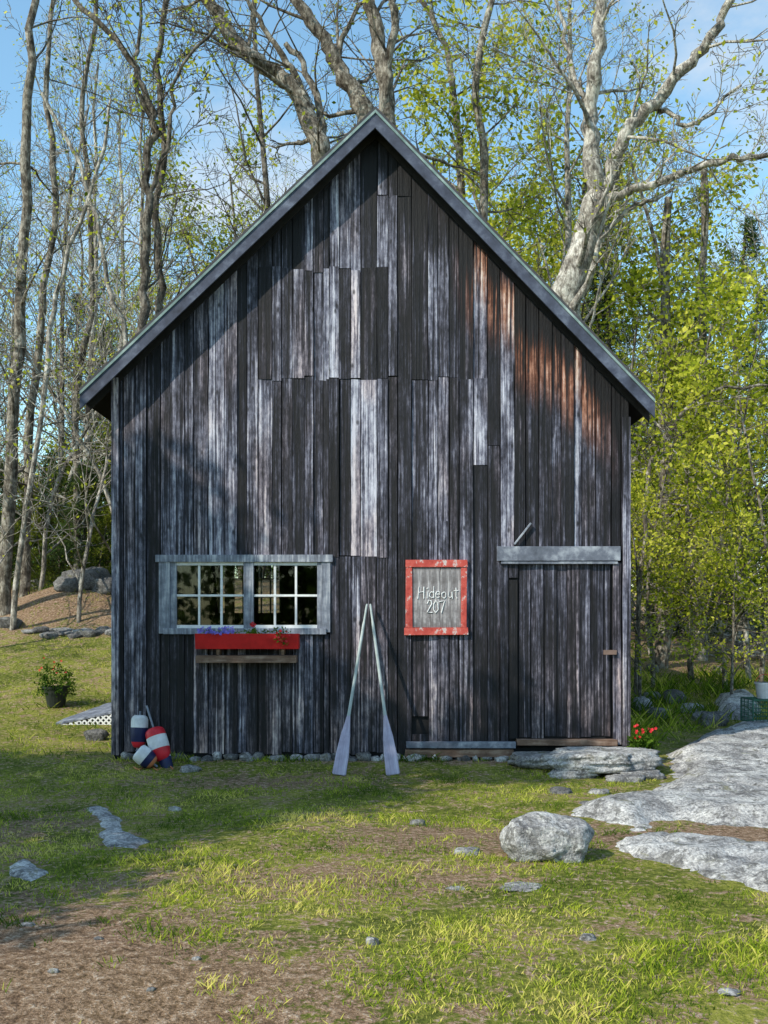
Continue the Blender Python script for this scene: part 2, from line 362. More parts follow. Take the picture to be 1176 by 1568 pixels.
for i,(a,b,w,h) in enumerate([(985,1088,34,22),(1010,1100,44,18),(1035,1078,40,22),(1060,1092,40,16),(1095,1112,44,24),(1000,1072,30,14),(1075,1105,30,16),(1105,1035,24,16),(1000,1030,24,14)]):
    grock('garden_stone',a,b,w,h,i+31,M_rockd if i%3 else M_rock,.8,.2,sub=3)
sw=empty('stone_wall')
for i in range(13):
    a=50+i*10+random.uniform(-6,6); p=G(a,972+random.uniform(-7,7))
    o=rock('stone',(p.x,p.y,p.z+.0),(random.uniform(.1,.3),.2,random.uniform(.05,.13)),i+60,M_rockd if i%4 else M_rock,sub=2,rot=random.uniform(0,3),amp=.5); o.parent=sw
for i,(a,b,w,h) in enumerate([(130,900,80,36),(100,905,40,26),(158,908,40,26),(60,902,40,20),(12,962,40,18)]): grock('hillside_boulder',a,b,w,h,i+90,M_rockd,.8,.2,sub=3,amp=.5)
st=empty('stone_step')
for nm,loc,s,sd in [('slab',(2.64,-.58,-.01),(.76,.42,.155),5),('slab_under',(1.95,-.32,-.06),(.42,.3,.1),8),('chock_left',(2.25,-.85,-.15),(.3,.14,.07),9),('chock_right',(3.0,-.9,-.15),(.3,.16,.07),12)]:
    o=rock(nm,loc,s,sd,M_rockl if nm=='slab' else M_rock,amp=.3,flat=.68,sub=5 if nm=='slab' else 4); o.parent=st
fs=empty('foundation_stones')
x=-3.3
i=0
while x<1.8:
    w=random.uniform(.06,.24); o=rock('stone',(x+w/2,random.uniform(-.08,.0),-.085+random.uniform(-.02,.02)),(w*.6,.1,random.uniform(.04,.085)),i+120,random.choice([M_rock,M_rockd,M_rockl]),sub=2,rot=random.uniform(-.4,.4),amp=.5); o.parent=fs; x+=w*random.uniform(.8,1.4); i+=1

# ---------------- barn
barn=empty('weathered_barn')
A=W(575,168,-.3); Lp=W(122,600,-.3); Rp=W(1003,612,-.3)
sl=(A.z-Lp.z)/(A.x-Lp.x); sr=(A.z-Rp.z)/(Rp.x-A.x)
def roofz(x): return A.z-(A.x-x)*sl if x<A.x else A.z-(x-A.x)*sr
XL=bx(173); XR=bx(962); YB=7.0
def prof_extrude(name,prof,y0,y1,mat):
    n=len(prof); v=[(x,y0,z) for x,z in prof]+[(x,y1,z) for x,z in prof]
    f=[tuple(range(n)),tuple(range(2*n-1,n-1,-1))]+[(i,(i+1)%n+0,(i+1)%n+n,i+n)[::-1] for i in range(n)]
    return mk(name,v,f,mat,parent=barn)
def slope_strip(name,t0,t1,y0,y1,mat,ext=0):
    for side,P,s_ in (('left',Lp,sl),('right',Rp,sr)):
        c=math.sqrt(1+s_*s_); a,b=t0*c,t1*c
        prof=[(A.x,A.z-a),(P.x,P.z-a),(P.x,P.z-b),(A.x,A.z-b)]
        if side=='right': prof=prof[::-1]
        prof_extrude(name+'_'+side,prof[::-1],y0,y1,mat)
slope_strip('roof_slab',0.002,.07,-.27,YB+.3,M_soffit)
slope_strip('roof_shingles',-.03,0,-.31,YB+.32,M_shingle)
slope_strip('rake_board',.03,.155,-.30,-.272,M_rake)
slope_strip('drip_trim',0.001,.028,-.315,-.275,M_drip)
slope_strip('frieze',.075,.16,-.055,-.03,M_soffit)
V=[];Fc=[];BC=[]
WIN=(246,504,851,971); DOOR=(765,950,860,1133)
cols=[]
for s0,s1 in ((173,246),(246,504),(504,765),(765,950),(950,962)):
    x=s0
    while x<s1:
        w=random.choice([12,14,15,17,18,20,22,25])
        if s1-x-w<9: w=s1-x
        cols.append((x,x+w)); x+=w
def board(px0,px1,z0,z1,top=None,bot_j=True,yo=None,tone=None,lite=0):
    g_=random.choice([.004,.006,.008,.012]); x0=bx(px0)+g_; x1=bx(px1)-.003
    if x1-x0<.02: return
    yo=random.uniform(-.016,.012) if yo is None else yo
    th=.022; tone=random.betavariate(1.1,1.3) if tone is None else tone; seed=random.random()
    zt=lambda xx: (roofz(xx)-.1) if top is None else top
    n=max(1,int((zt((x0+x1)/2)-z0)/.3)); zb=z0+(random.uniform(-.03,.015) if bot_j else 0)
    cup=random.uniform(-.008,.008); base=len(V); wv=0
    for i in range(n+1):
        t=i/n; j0=random.gauss(0,.0018); j1=random.gauss(0,.0018); wv=wv*.7+random.gauss(0,.002)
        za=zb+(zt(x0)-zb)*t; zc=zb+(zt(x1)-zb)*t
        yy=-.03+yo+wv
        V.extend([(x0+j0,yy,za),(x1+j1,yy+cup,zc),(x1+j1,yy+th,zc),(x0+j0,yy+th,za)])
        BC.extend([(tone,seed,lite,1)]*4)
    for i in range(n):
        a=base+i*4
        for k in range(4): Fc.append((a+k,a+(k+1)%4,a+4+(k+1)%4,a+4+k))
    Fc.append((base+3,base+2,base+1,base)); e=base+4*n; Fc.append((e,e+1,e+2,e+3))
LITE=[(655,690,300,580,1.),(495,520,415,580,.9),(540,566,580,855,1.),(540,560,420,580,.45),(222,245,820,1100,.8),(173,200,560,1150,.3),(340,360,700,850,.55),(470,486,600,850,.5),(740,752,480,590,.5),(640,656,580,850,.3),(628,650,990,1100,.6),(570,590,300,412,.45),(500,520,250,330,.35),(660,676,640,760,.4),(765,790,600,830,.35),(540,566,860,900,.3),(905,935,620,840,.3)]
def lite_of(px,pya,pyb):
    s=0; m=(pya+pyb)/2
    for a,b,c,d,k in LITE:
        if a<=px<=b and c-30<=m<=d+30: s=max(s,k)
    return s
for a,b in cols:
    m=(a+b)/2; seams=[]
    if 390<m<750: seams.append(580+random.uniform(-3,4))
    if 390<m<600: seams.append(412+random.uniform(-3,4))
    if 565<m<640: seams.append(301)
    if 246<m<590: seams.append(852)
    if random.random()<.12 and 600<m<765 : seams.append(random.uniform(640,840))
    segs=[1152]+sorted(seams,reverse=True)+[None]
    for i in range(len(segs)-1):
        lo,hi=segs[i],segs[i+1]
        parts=[(lo,hi)]
        for wx0,wx1,wy0,wy1 in (WIN,DOOR):
            if b>wx0+.5 and a<wx1-.5:
                np_=[]
                for l,h in parts:
                    hh=h if h is not None else -999
                    if l>wy1+.5 and hh<wy1:
                        if wy1<1100: np_.append((l,wy1))
                    if hh<wy0 and l>wy0: np_.append((min(l,wy0),h))
                    elif not(l>wy1+.5 and hh<wy1) and not (l<=wy1+.5 and hh>=wy0-2): np_.append((l,h))
                parts=np_
        for l,h in parts:
            if 632<m<652 and l>1130:
                board(a,b,bz(1093),bz(h) if h else 0,top=bz(h) if h else None,lite=.6); board(a,b,bz(l),0,top=bz(1124)); continue
            board(a,b,bz(l),0,top=(bz(h)-.002) if h is not None else None,lite=lite_of(m,l,h if h is not None else 300))
def add_board_mesh(name,parent):
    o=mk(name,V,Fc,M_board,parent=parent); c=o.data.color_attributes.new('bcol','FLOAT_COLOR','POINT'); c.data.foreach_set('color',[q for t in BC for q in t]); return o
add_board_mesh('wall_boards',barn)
V.clear();Fc.clear();BC.clear()
x=794.
while x<934:
    w=random.choice([14,16,18,20]); 
    if 934-x-w<8: w=934-x
    board(x,x+w,bz(1128),0,top=bz(864),yo=random.uniform(-.012,-.004)+.022,tone=random.uniform(.2,.65),lite=random.choice([0,0,.2,.35])); x+=w
board(936,950,bz(1138),0,top=bz(862),yo=-.022,tone=.6,lite=.4)
board(765,778,bz(1133),0,top=bz(862),yo=-.014,tone=.35)
board(951,964,bz(1140),0,top=bz(640),yo=-.036,tone=.55,lite=.2)
board(172,184,bz(1152),0,top=bz(580),yo=-.036,tone=.7,lite=.4)
board(779,792,bz(1130),0,top=bz(888),yo=.006,tone=-.5)  # near-black strip: shadow of the inset door painted as a dark board
board(778,793,bz(885),0,top=bz(864),yo=-.006,tone=.4)
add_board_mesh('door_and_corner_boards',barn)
V.clear();Fc.clear();BC.clear()
box('door_header',bx(760),bx(948),-.085,-.050,bz(859),bz(837),M_trim,barn,jit=.004)
box('door_header_edge',bx(766),bx(944),-.075,-.050,bz(864),bz(860),M_trim,barn)
box('door_hasp',bx(922),bx(942),-.085,-.066,bz(1002),bz(995),M_rust,barn,bev=.002)
box('sill_plank',bx(622),bx(788),-.12,-.055,bz(1144),bz(1134),M_trim,barn,jit=.004)
box('sill_beam',bx(620),bx(785),-.10,-.02,bz(1158),bz(1146),M_brownw,barn,jit=.004)
box('door_sill',bx(790),bx(942),-.12,.05,bz(1140),bz(1131),M_brownw,barn,jit=.004)
o=box('leaning_stick',-.012,.012,-.06,-.04,-.17,.17,M_trimv,barn,rot=math.radians(38)); o.location=(bx(799),-.075,bz(818))
def poly(name,pts,y,mat):
    return mk(name,[(a,y,b) for a,b in pts],[tuple(range(len(pts)))],mat,parent=barn)
wx0,wx1,wz0,wz1=bx(262),bx(496),bz(965),bz(858)
poly('sheathing_l',[(XL,-.1),(wx0,-.1),(wx0,roofz(wx0)-.1),(XL,roofz(XL)-.1)],.004,M_dark)
poly('sheathing_r',[(wx1,-.1),(XR,-.1),(XR,roofz(XR)-.1),(A.x,A.z-.1),(wx1,roofz(wx1)-.1)],.004,M_dark)
poly('sheathing_b',[(wx0,-.1),(wx1,-.1),(wx1,wz0),(wx0,wz0)],.004,M_dark)
poly('sheathing_t',[(wx0,wz1),(wx1,wz1),(wx1,roofz(wx1)-.1),(wx0,roofz(wx0)-.1)],.004,M_dark)
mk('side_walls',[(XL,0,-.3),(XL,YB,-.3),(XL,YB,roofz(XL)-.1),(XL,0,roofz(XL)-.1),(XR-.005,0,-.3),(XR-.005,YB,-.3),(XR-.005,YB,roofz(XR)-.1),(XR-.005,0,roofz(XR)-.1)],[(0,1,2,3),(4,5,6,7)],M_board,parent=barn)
b0,b1,b2,b3=-3.25,-2.05,1.75,2.8
bt=[(XL,roofz(XL)-.1),(A.x,A.z-.1),(XR,roofz(XR)-.1)]
mk('back_wall',[(XL,YB,-.3),(b0,YB,-.3),(b1,YB,-.3),(XR,YB,-.3),(XL,YB,b2),(b0,YB,b2),(b1,YB,b2),(XL,YB,b3),(b0,YB,b3),(b1,YB,b3),(XR,YB,b3),(XR,YB,b2),(XL,YB,bt[0][1]),(A.x,YB,bt[1][1]),(XR,YB,bt[2][1])],
   [(0,1,5,4),(1,2,6,5),(2,3,11,6),(4,5,8,7),(6,11,10,9),(7,8,9,10,14,13,12)],M_dark,parent=barn)
for q in (-3.25,-3.0,-2.78,-2.42,-2.24,-2.05): box('back_window_bar',q-.015,q+.015,YB-.03,YB+.03,b2,b3,M_white,barn,bev=0)
box('back_window_post',-2.78,-2.48,YB-.05,YB+.02,b2,b3,M_dark,barn,bev=0)
for q in (2.08,2.42): box('back_window_rail',b0,b1,YB-.035,YB+.035,q-.015,q+.015,M_white,barn,bev=0)
box('inside_post',-2.5,-2.36,3,3.14,-.1,4.6,M_brownw,barn)
box('inside_bench',-3.3,-1.2,.5,1.1,1.30,1.36,M_brownw,barn)
mk('barn_floor',[(XL,0,.05),(XR,0,.05),(XR,YB,1.2),(XL,YB,1.2)],[(0,1,2,3)],M_dark,parent=barn)
def vb(n,px0,px1,py0,py1,yf,yb,mat): return box(n,bx(px0),bx(px1),yf,yb,bz(py1),bz(py0),mat,win,bev=.003,jit=.0015)
win=empty('window'); win.parent=barn
vb('head_casing',240,510,850,861,-.078,-.03,M_trimv)
vb('left_casing',245,262,861,970,-.066,-.03,M_trimv); vb('right_casing',493,506,861,968,-.064,-.03,M_trimv)
vb('left_stile',262,271.5,861,962,-.05,-.01,M_trimv); vb('right_stile',486,493,861,962,-.05,-.01,M_trimv)
vb('mullion',374,389,861,962,-.058,-.01,M_trimv); vb('sill',252,500,962,971,-.085,-.01,M_trimv)
for x0,x1 in ((271.5,374),(389,486)):
    w=(x1-x0)/3
    vb('sash_top',x0,x1,861,866,-.042,-.012,M_white); vb('sash_bottom',x0,x1,957,962,-.042,-.012,M_white)
    for k in (1,2): vb('muntin',x0+w*k-1.7,x0+w*k+1.7,866,957,-.036,-.014,M_white)
    vb('rail',x0,x1,910.3,913.7,-.039,-.016,M_white)
s=N('window_glass'); tr=s.n.new('ShaderNodeBsdfTransparent'); gl=s.n.new('ShaderNodeBsdfGlossy'); gl.inputs['Roughness'].default_value=.02; mx=s.n.new('ShaderNodeMixShader')
fr=s.n.new('ShaderNodeFresnel'); fr.inputs[0].default_value=1.5; s.l.new(s.math('MULTIPLY',fr.outputs[0],1.2),mx.inputs[0]); tr.inputs[0].default_value=(.75,.8,.8,1)
s.l.new(tr.outputs[0],mx.inputs[1]); s.l.new(gl.outputs[0],mx.inputs[2]); s.l.new(mx.outputs[0],s.out.inputs[0]); M_glass=s.m
mk('glass',[(wx0,-.02,wz0),(wx1,-.02,wz0),(wx1,-.02,wz1),(wx0,-.02,wz1)],[(0,1,2,3)],M_glass,parent=win)

# ---------------- plants / flowers
def foliage_obj(name,pts,size,scat,per,mat,parent=None,long=1.,wid=.6):
    q,v=leafquads(pts,size,scat,per,long,wid); me=quads_mesh(name,q,4,[mat],v); return link(bpy.data.objects.new(name,me),parent)
def flowers(name,pts,r,mat,parent):
    V=[];Fc=[]
    for p in pts:
        ax=Vector((random.gauss(0,.5),-1,random.gauss(.5,.4))).normalized(); u=ax.orthogonal().normalized(); w=ax.cross(u); n=5
        for k in range(n):
            a=2*math.pi*k/n; a2=a+.5; a3=a-.5; b=len(V); P=Vector(p)
            dd=lambda t,q: P+(u*math.cos(t)+w*math.sin(t))*q
            V.extend([P,dd(a3,r*.75)+ax*r*.2,dd(a,r)+ax*r*.35,dd(a2,r*.75)+ax*r*.2]); Fc.append((b,b+1,b+2,b+3))
    return mk(name,V,Fc,mat,parent=parent)
wb=empty('window_flower_box')
x0,x1=bx(301)*.985,bx(458)*.985
def bb(n,*a,**k): return box(n,*a[:-1],a[-1],wb,**k)
zt=bz(972)+.02; zb=bz(995)+.02
mk('front_panel',[(x0,-.27,zb),(x1,-.27,zb),(x1,-.29,zt),(x0,-.29,zt),(x0,-.25,zb),(x1,-.25,zb),(x1,-.27,zt),(x0,-.27,zt)],[(0,1,2,3),(7,6,5,4),(3,2,6,7),(0,4,5,1),(0,3,7,4),(1,5,6,2)],M_red,parent=wb)
bb('end_left',x0+.002,x0+.022,-.262,-.06,zb,zt-.004,M_red); bb('end_right',x1-.022,x1-.002,-.262,-.06,zb,zt-.004,M_red); bb('bottom',x0+.022,x1-.022,-.262,-.06,zb+.003,zb+.02,M_red)
bb('soil',x0+.022,x1-.022,-.255,-.065,zt-.06,zt-.03,M_dark,bev=0)
bb('shelf',x0,x1-.03,-.25,-.05,bz(1016)+.02,bz(1005)+.02,M_brownw)
for q in (.25,1.05): bb('bracket',x0+q,x0+q+.04,-.22,-.055,bz(1004)+.02,zb-.002,M_brownw)
pt=[(random.uniform(x0+.04,x1-.04),random.uniform(-.25,-.1),zt+random.uniform(-.01,.03)) for _ in range(40)]
pt+=[(random.gauss(x1-.22,.05),-.29+random.gauss(0,.02),zt-random.uniform(-.06,.12)) for _ in range(18)]
foliage_obj('leaves',pt,.018,.02,6,M_leafg,wb)
flowers('purple_flowers',[(x0+.02+random.random()*.5,random.uniform(-.31,-.25),zt+random.uniform(-.005,.08)) for _ in range(55)],.020,M_petp,wb)
flowers('red_flowers',[(random.gauss(x0+.71,.02),-.27,zt+random.uniform(.07,.15)) for _ in range(7)]+[(random.gauss(x1-.22,.06),-.315,zt-random.uniform(-.08,.12)) for _ in range(14)],.02,M_petr,wb)
foliage_obj('stem_leaves',[(x0+.71+random.gauss(0,.03),-.25,zt+random.uniform(0,.12)) for _ in range(12)],.02,.015,4,M_leafg,wb)

def potted(name,px,py,w,h,seed,pot=True,nred=14,y=None):
    p=G(px,py) if y is None else Vector((W(px,py,y).x,y,H(W(px,py,y).x,y))); d=p.y-CY; ww=w/F*d; hh=h/F*d; e=empty(name,(p.x,p.y,H(p.x,p.y)))
    V=[];Fc=[]; ph=hh*.42; r=ww*.3
    tube(V,Fc,[Vector((0,0,0)),Vector((0,0,ph*.9)),Vector((0,0,ph*.9)),Vector((0,0,ph)),Vector((0,0,ph)),Vector((0,0,ph*.85))],[r*.72,r,r*1.1,r*1.12,r*.95,r*.9],20,True)
    mk('pot',V,Fc,M_pot,parent=e)
    pts=[]
    for _ in range(150):
        a=random.uniform(0,6.28); q=math.sqrt(random.random()); rr=q*ww*.47; pts.append((math.cos(a)*rr,math.sin(a)*rr,ph*.55+(hh-ph*.6)*random.uniform(.05,.95)*(1-.4*q*q)))
    foliage_obj('foliage',pts,.022,.025,8,M_leafg,e)
    fl=[(a*1.02,b*1.02-.02,c+.03) for a,b,c in random.sample(pts,nred)]
    fl=[(a,b-.1 if b>0 else b,hh*random.uniform(.7,1.05)) for a,b,c in fl]
    flowers('red_blooms',fl,.022,M_petr,e); return e
potted('potted_geranium',86,1082,60,74,1,nred=10)
potted('potted_flowers',986,1150,44,54,2,y=-.2)

# ---------------- sign
sg=empty('hideout_sign')
def sb(n,a,b,c,d,yf,yb,m): return box(n,bx(a),bx(b),yf,yb,bz(d),bz(c),m,sg,bev=.003,jit=.004)
sb('frame_top',621,715,858,869,-.088,-.05,M_redold); sb('frame_bottom',619,716,961,972,-.088,-.05,M_redold)
sb('frame_left',621,631,869.5,960.5,-.085,-.05,M_redold); sb('frame_right',705,714,869.5,960.5,-.085,-.05,M_redold)
xx=631.3
for w in (12,16,14,17,14): sb('plank',xx,xx+w,869.5,960.5,-.066-random.uniform(0,.003),-.05,M_signp); xx+=w+.15
STR={'H':[[(0,0),(.05,1)],[(.55,0),(.6,1)],[(.02,.5),(.58,.55)]],'i':[[(.15,0),(.15,.6)],[(.15,.8),(.17,.88)]],
'd':[[(.5,1),(.48,0)],[(.48,.1),(.25,0),(.05,.15),(.05,.4),(.25,.55),(.48,.45)]],'e':[[(.05,.3),(.45,.33),(.4,.52),(.2,.55),(.05,.35),(.08,.1),(.25,0),(.45,.08)]],
'o':[[(.25,0),(.05,.15),(.05,.42),(.25,.55),(.45,.42),(.45,.15),(.25,0)]],'u':[[(.05,.55),(.06,.15),(.2,0),(.4,.1),(.42,.55)],[(.42,.5),(.45,0)]],'t':[[(.2,.9),(.2,.1),(.32,0)],[(0,.6),(.4,.62)]],
'2':[[(.05,.75),(.2,1),(.45,.95),(.48,.7),(.05,0),(.55,.02)]],'0':[[(.3,0),(.08,.25),(.08,.75),(.3,1),(.5,.75),(.5,.25),(.3,0)]],'7':[[(.02,.95),(.55,1),(.2,0)]]}
V=[];Fc=[]
def write(word,px,py,sz,adv,r):
    x_=bx(px)
    for ch in word:
        for st_ in STR[ch]:
            jz=random.uniform(-.03,.03); pts=[Vector((x_+(a+random.uniform(-.03,.03))*sz*.85,-.0725,bz(py)+(b+jz+random.uniform(-.03,.03))*sz)) for a,b in st_]; tube(V,Fc,pts,[r*random.uniform(.7,1.4) for _ in pts],6,True)
        x_+=sz*adv.get(ch,.53)
write('Hideout',640,916,.148,{'H':.64,'i':.28,'t':.4},.006); write('207',653,938,.15,{},.007)
lo=mk('lettering',V,Fc,M_white,parent=sg)

# ---------------- oars
def oar(name,foot,top,roll=0):
    L=(top-foot).length; rings=[(0,.07,.007),(.015,.084,.009),(.25,.078,.01),(.48,.058,.013),(.62,.036,.017),(.72,.022,.021),(.8,.0195,.0195),(1.5,.019,.019),(L-.28,.018,.018),(L-.22,.0135,.0135),(L-.03,.015,.015),(L,.009,.009)]
    V=[];Fc=[];mi=[];n=14
    for z,a,b in rings:
        for k in range(n): t=2*math.pi*k/n; V.append((math.cos(t)*a,math.sin(t)*b,z))
    for i in range(len(rings)-1):
        for k in range(n):
            Fc.append((i*n+k,i*n+(k+1)%n,(i+1)*n+(k+1)%n,(i+1)*n+k)); mi.append(0 if i<5 else 1)
    Fc.append(tuple(range(n-1,-1,-1))); mi.append(0); Fc.append(tuple(len(V)-n+k for k in range(n))); mi.append(1)
    o=mk(name,V,Fc,[M_oarb,M_oars],mi,smooth=True)
    z=(top-foot).normalized(); x=Vector((1,0,roll)); x=(x-z*x.dot(z)).normalized(); y=z.cross(x)
    m=Matrix((x,y,z)).transposed().to_4x4(); m.translation=foot; o.matrix_world=m; return o
f1=W(519,1188,-.8); f2=W(602,1187,-.8)
f1.z=H(f1.x,f1.y)+.01; f2.z=H(f2.x,f2.y)+.01
oar('oar',f1,W(562,925,-.08)); oar('oar',f2,W(567,925,-.115))

# ---------------- buoys
def buoy(name,loc,ax,L,r,bands,stick=.25):
    ax=Vector(ax).normalized(); prof=[(0,.35),(.03,.6),(.18,.86),(.36,.97),(.5,1),(.62,1),(.74,1),(.88,.97),(.95,.86),(1,.6)]
    V=[];Fc=[]; pts=[Vector((0,0,(t-.5)*L)) for t,_ in prof]; tube(V,Fc,pts,[q*r for _,q in prof],22,True)
    mi=[]
    for i in range(len(prof)-1): mi+= [bands[i]]*22
    mi+=[bands[0],bands[-1]]
    e=empty(name,loc); e.rotation_mode='QUATERNION'; e.rotation_quaternion=ax.to_track_quat('Z','Y')
    mk('float',V,Fc,[M_bwhite,M_navy,M_bred,M_orange],mi,parent=e,smooth=True)
    V=[];Fc=[]; tube(V,Fc,[Vector((0,0,-L*.5-.05)),Vector((0,0,L*.5+stick))],[.013,.013],10,True); mk('spindle',V,Fc,M_trimv,parent=e); return e
buoy('lobster_buoy',W(213,1120,-.22),(.03,.12,1),.40,.105,[2,2,1,1,1,0,0,0,0],.05)
buoy('lobster_buoy',W(243,1140,-.34),(-.38,.25,1),.42,.125,[2,2,2,0,0,0,2,2,2],.3)
buoy('lobster_buoy',W(223,1160,-.48),(-.75,-.1,.62),.26,.115,[3,3,1,1,0,0,0,0,0],.02)
buoy('lobster_buoy',W(254,1168,-.38),(-.3,.3,.8),.26,.08,[1]*6+[0,0,0],.02)
V=[];Fc=[]; pr=[G(205+i*4,1176+5*math.sin(i*.9)) for i in range(16)]
tube(V,Fc,[q+Vector((0,0,.012+.01*math.sin(i))) for i,q in enumerate(pr)],[.007]*16,6); mk('buoy_rope',V,Fc,M_orange)

# ---------------- lattice ramp at the left
rp=empty('lattice_ramp')
yr=3.0; xa=(84-588)/F*(yr-CY); xb=XL+.01; za=H(xa,yr)+.02; zz=lambda x: za+min(1,max(0,(x-xa)/(xb-xa-.25)))*.30
for i in range(11):
    x_=xa+(xb-xa)*i/11; x2=xa+(xb-xa)*(i+1)/11-.008
    v=[(x_,yr,zz(x_)),(x2,yr,zz(x2)),(x2,yr+1.5,zz(x2)+.1),(x_,yr+1.5,zz(x_)+.1)]; v+=[(a,b,c-.03) for a,b,c in v]
    mk('deck_board',v,[(0,1,2,3),(7,6,5,4),(0,4,5,1),(1,5,6,2),(2,6,7,3),(3,7,4,0)],M_trim,parent=rp)
V=[];Fc=[]
zb0=za-.06
for sgn,yy in ((1,yr-.01),(-1,yr-.018)):
    k=-1.
    while k<3:
        seg=[]
        for t in np.linspace(0,.6,60):
            x_=xa+k+sgn*t*1.0+(0 if sgn>0 else .3); z_=zb0+t
            if xa+.1<x_<xb and z_<zz(x_)-.035: seg.append((x_,z_))
        if len(seg)>1:
            (p0,q0),(p1,q1)=seg[0],seg[-1]; w=.018; b=len(V)
            V+= [(p0-w,yy,q0),(p0+w,yy,q0),(p1+w,yy,q1),(p1-w,yy,q1),(p0-w,yy+.006,q0),(p0+w,yy+.006,q0),(p1+w,yy+.006,q1),(p1-w,yy+.006,q1)]
            Fc+= [(b,b+1,b+2,b+3),(b+7,b+6,b+5,b+4),(b,b+4,b+5,b+1),(b+1,b+5,b+6,b+2),(b+3,b+2,b+6,b+7),(b,b+3,b+7,b+4)]
        k+=.085
mk('lattice',V,Fc,M_lat,parent=rp)
mk('skirt_board',[(xa,yr+.05,zb0),(xb,yr+.05,zb0),(xb,yr+.05,zz(xb)-.04),(xa,yr+.05,zz(xa)-.04)],[(0,1,2,3)],M_dark,parent=rp)

# ---------------- lobster trap + bucket at the right
p=G(1176,1122); tx,ty=p.x+.04,p.y+.3; tz=H(tx,ty)+.12
tr_=empty('lobster_trap'); V=[];Fc=[]
def wire(a,b,r=.005): tube(V,Fc,[Vector(a),Vector(b)],[r,r],4,True)
w_,d_,h_=.5,.5,.36
n=9
for i in range(n+1):
    x_=tx-w_/2+w_*i/n
    for yy in (ty-d_/2,ty+d_/2): wire((x_,yy,tz),(x_,yy,tz+h_),.005 if 0<i<n else .013)
    wire((x_,ty-d_/2,tz+h_),(x_,ty+d_/2,tz+h_))
for i in range(7):
    z_=tz+h_*i/6
    for yy in (ty-d_/2,ty+d_/2): wire((tx-w_/2,yy,z_),(tx+w_/2,yy,z_),.005 if 0<i<6 else .012)
    for xx in (tx-w_/2,tx+w_/2): wire((xx,ty-d_/2,z_),(xx,ty+d_/2,z_))
for i in range(1,n):
    yy=ty-d_/2+d_*i/n
    for xx in (tx-w_/2,tx+w_/2): wire((xx,yy,tz),(xx,yy,tz+h_))
    wire((tx-w_/2,yy,tz+h_),(tx+w_/2,yy,tz+h_))
mk('wire_cage',V,Fc,M_wire,parent=tr_)
bk=empty('white_bucket',(tx+.02,ty,tz+h_+.01)); V=[];Fc=[]
tube(V,Fc,[Vector((0,0,z)) for z in (0,.22,.22,.25,.25,.03)],[.11,.135,.145,.146,.13,.1],22,True); mk('shell',V,Fc,M_bwhite,parent=bk)
V=[];Fc=[]; tube(V,Fc,[Vector((.14*math.cos(t),0,.22+.15*math.sin(t))) for t in np.linspace(0,math.pi,12)],[.004]*12,6); mk('bail_handle',V,Fc,M_bred,parent=bk)

# ---------------- brush pile
V=[];Fc=[]; R=random.Random(5)
c=G(1120,1008); cfgb=dict(seg=[.4,.3,.2],wander=[.1,.15,.2],up=[0,0,0],max=2,nch=[5,3],start=[.2,.2],ang=[(20,60),(20,60)],ratio=[.5,.5],rr=[.6,.6],leaf=9,rmin=.006)
for i in range(60):
    q=c+Vector((R.uniform(-.9,1.9),R.uniform(-.6,1.0),R.uniform(0,.4))); a=R.uniform(0,6.28)
    grow(V,Fc,[],q,Vector((math.cos(a),math.sin(a)*.6,R.uniform(-.15,.6))).normalized(),R.uniform(.6,1.5),R.uniform(.015,.03),0,cfgb,R)
mk('brush_pile',V,Fc,M_barkl)

# ---------------- trees
bare=[make_tree('bare_tree_mesh%d'%i,18+i,.13+.02*i,CB,M_leaf,[M_bark,M_barkl,M_barkd][i],40+i,.05,.14,1,.5) for i in range(3)]
CL=dict(CB); CL.update(nch=[16,8,6],start=[.2,.2,.2],up=[.03,.05,.03,.02],rmin=.009)
leafy=[make_tree('leafy_tree_mesh%d'%i,17,.16,CL,M_leaf,M_bark,50+i,.10,.3,4,.6) for i in range(2)]
shade=make_tree('shade_tree_mesh',12,.15,CL,M_leaf,M_bark,57,.12,.3,6,.95)
CS=dict(seg=[.8,.5,.35,.3],wander=[.08,.15,.2,.2],up=[.02,.02,.0,0],max=3,nch=[13,6,5],start=[.12,.2,.2],ang=[(40,80),(30,60),(30,60)],ratio=[.42,.45,.45],rr=[.5,.55,.6],leaf=2,rmin=.007)
sap=[make_tree('sapling_mesh%d'%i,8,.07,CS,M_leaf,M_bark,70+i,.066,.19,4,.7) for i in range(2)]
CT=dict(CS); CT.update(rmin=.008,nch=[15,6,5],up=[.03,.05,.03,.02],ang=[(30,65),(30,60),(30,60)])
thin=make_tree('thin_bare_mesh',9,.06,CT,M_leaf,M_barkl,77,.05,.12,1,.25)
CP=dict(seg=[1.5,.6,.4],wander=[.02,.08,.15],up=[.02,.02,.02],max=2,nch=[50,8],start=[.15,.15],ang=[(70,95),(30,60)],ratio=[.24,.32],rr=[.28,.5],leaf=1,rmin=.008,flat=-.05,cone=1)
pine=[make_tree('pine_tree_mesh%d'%i,17,.2,CP,M_need,M_barkd,80+i,.12,.16,7,1.,1.,.18) for i in range(2)]
CQ=dict(seg=[.4,.2,.2],wander=[.02,.06,.12],up=[.02,.01,.02],max=2,nch=[46,6],start=[.03,.15],ang=[(70,95),(30,60)],ratio=[.34,.35],rr=[.28,.5],leaf=1,rmin=.004,flat=-.1,cone=1)
spr=[make_tree('spruce_mesh%d'%i,3.2,.04,CQ,[M_spruce,M_need][i],M_barkd,90+i,.045,.06,6,1.,1.,.26) for i in range(2)]

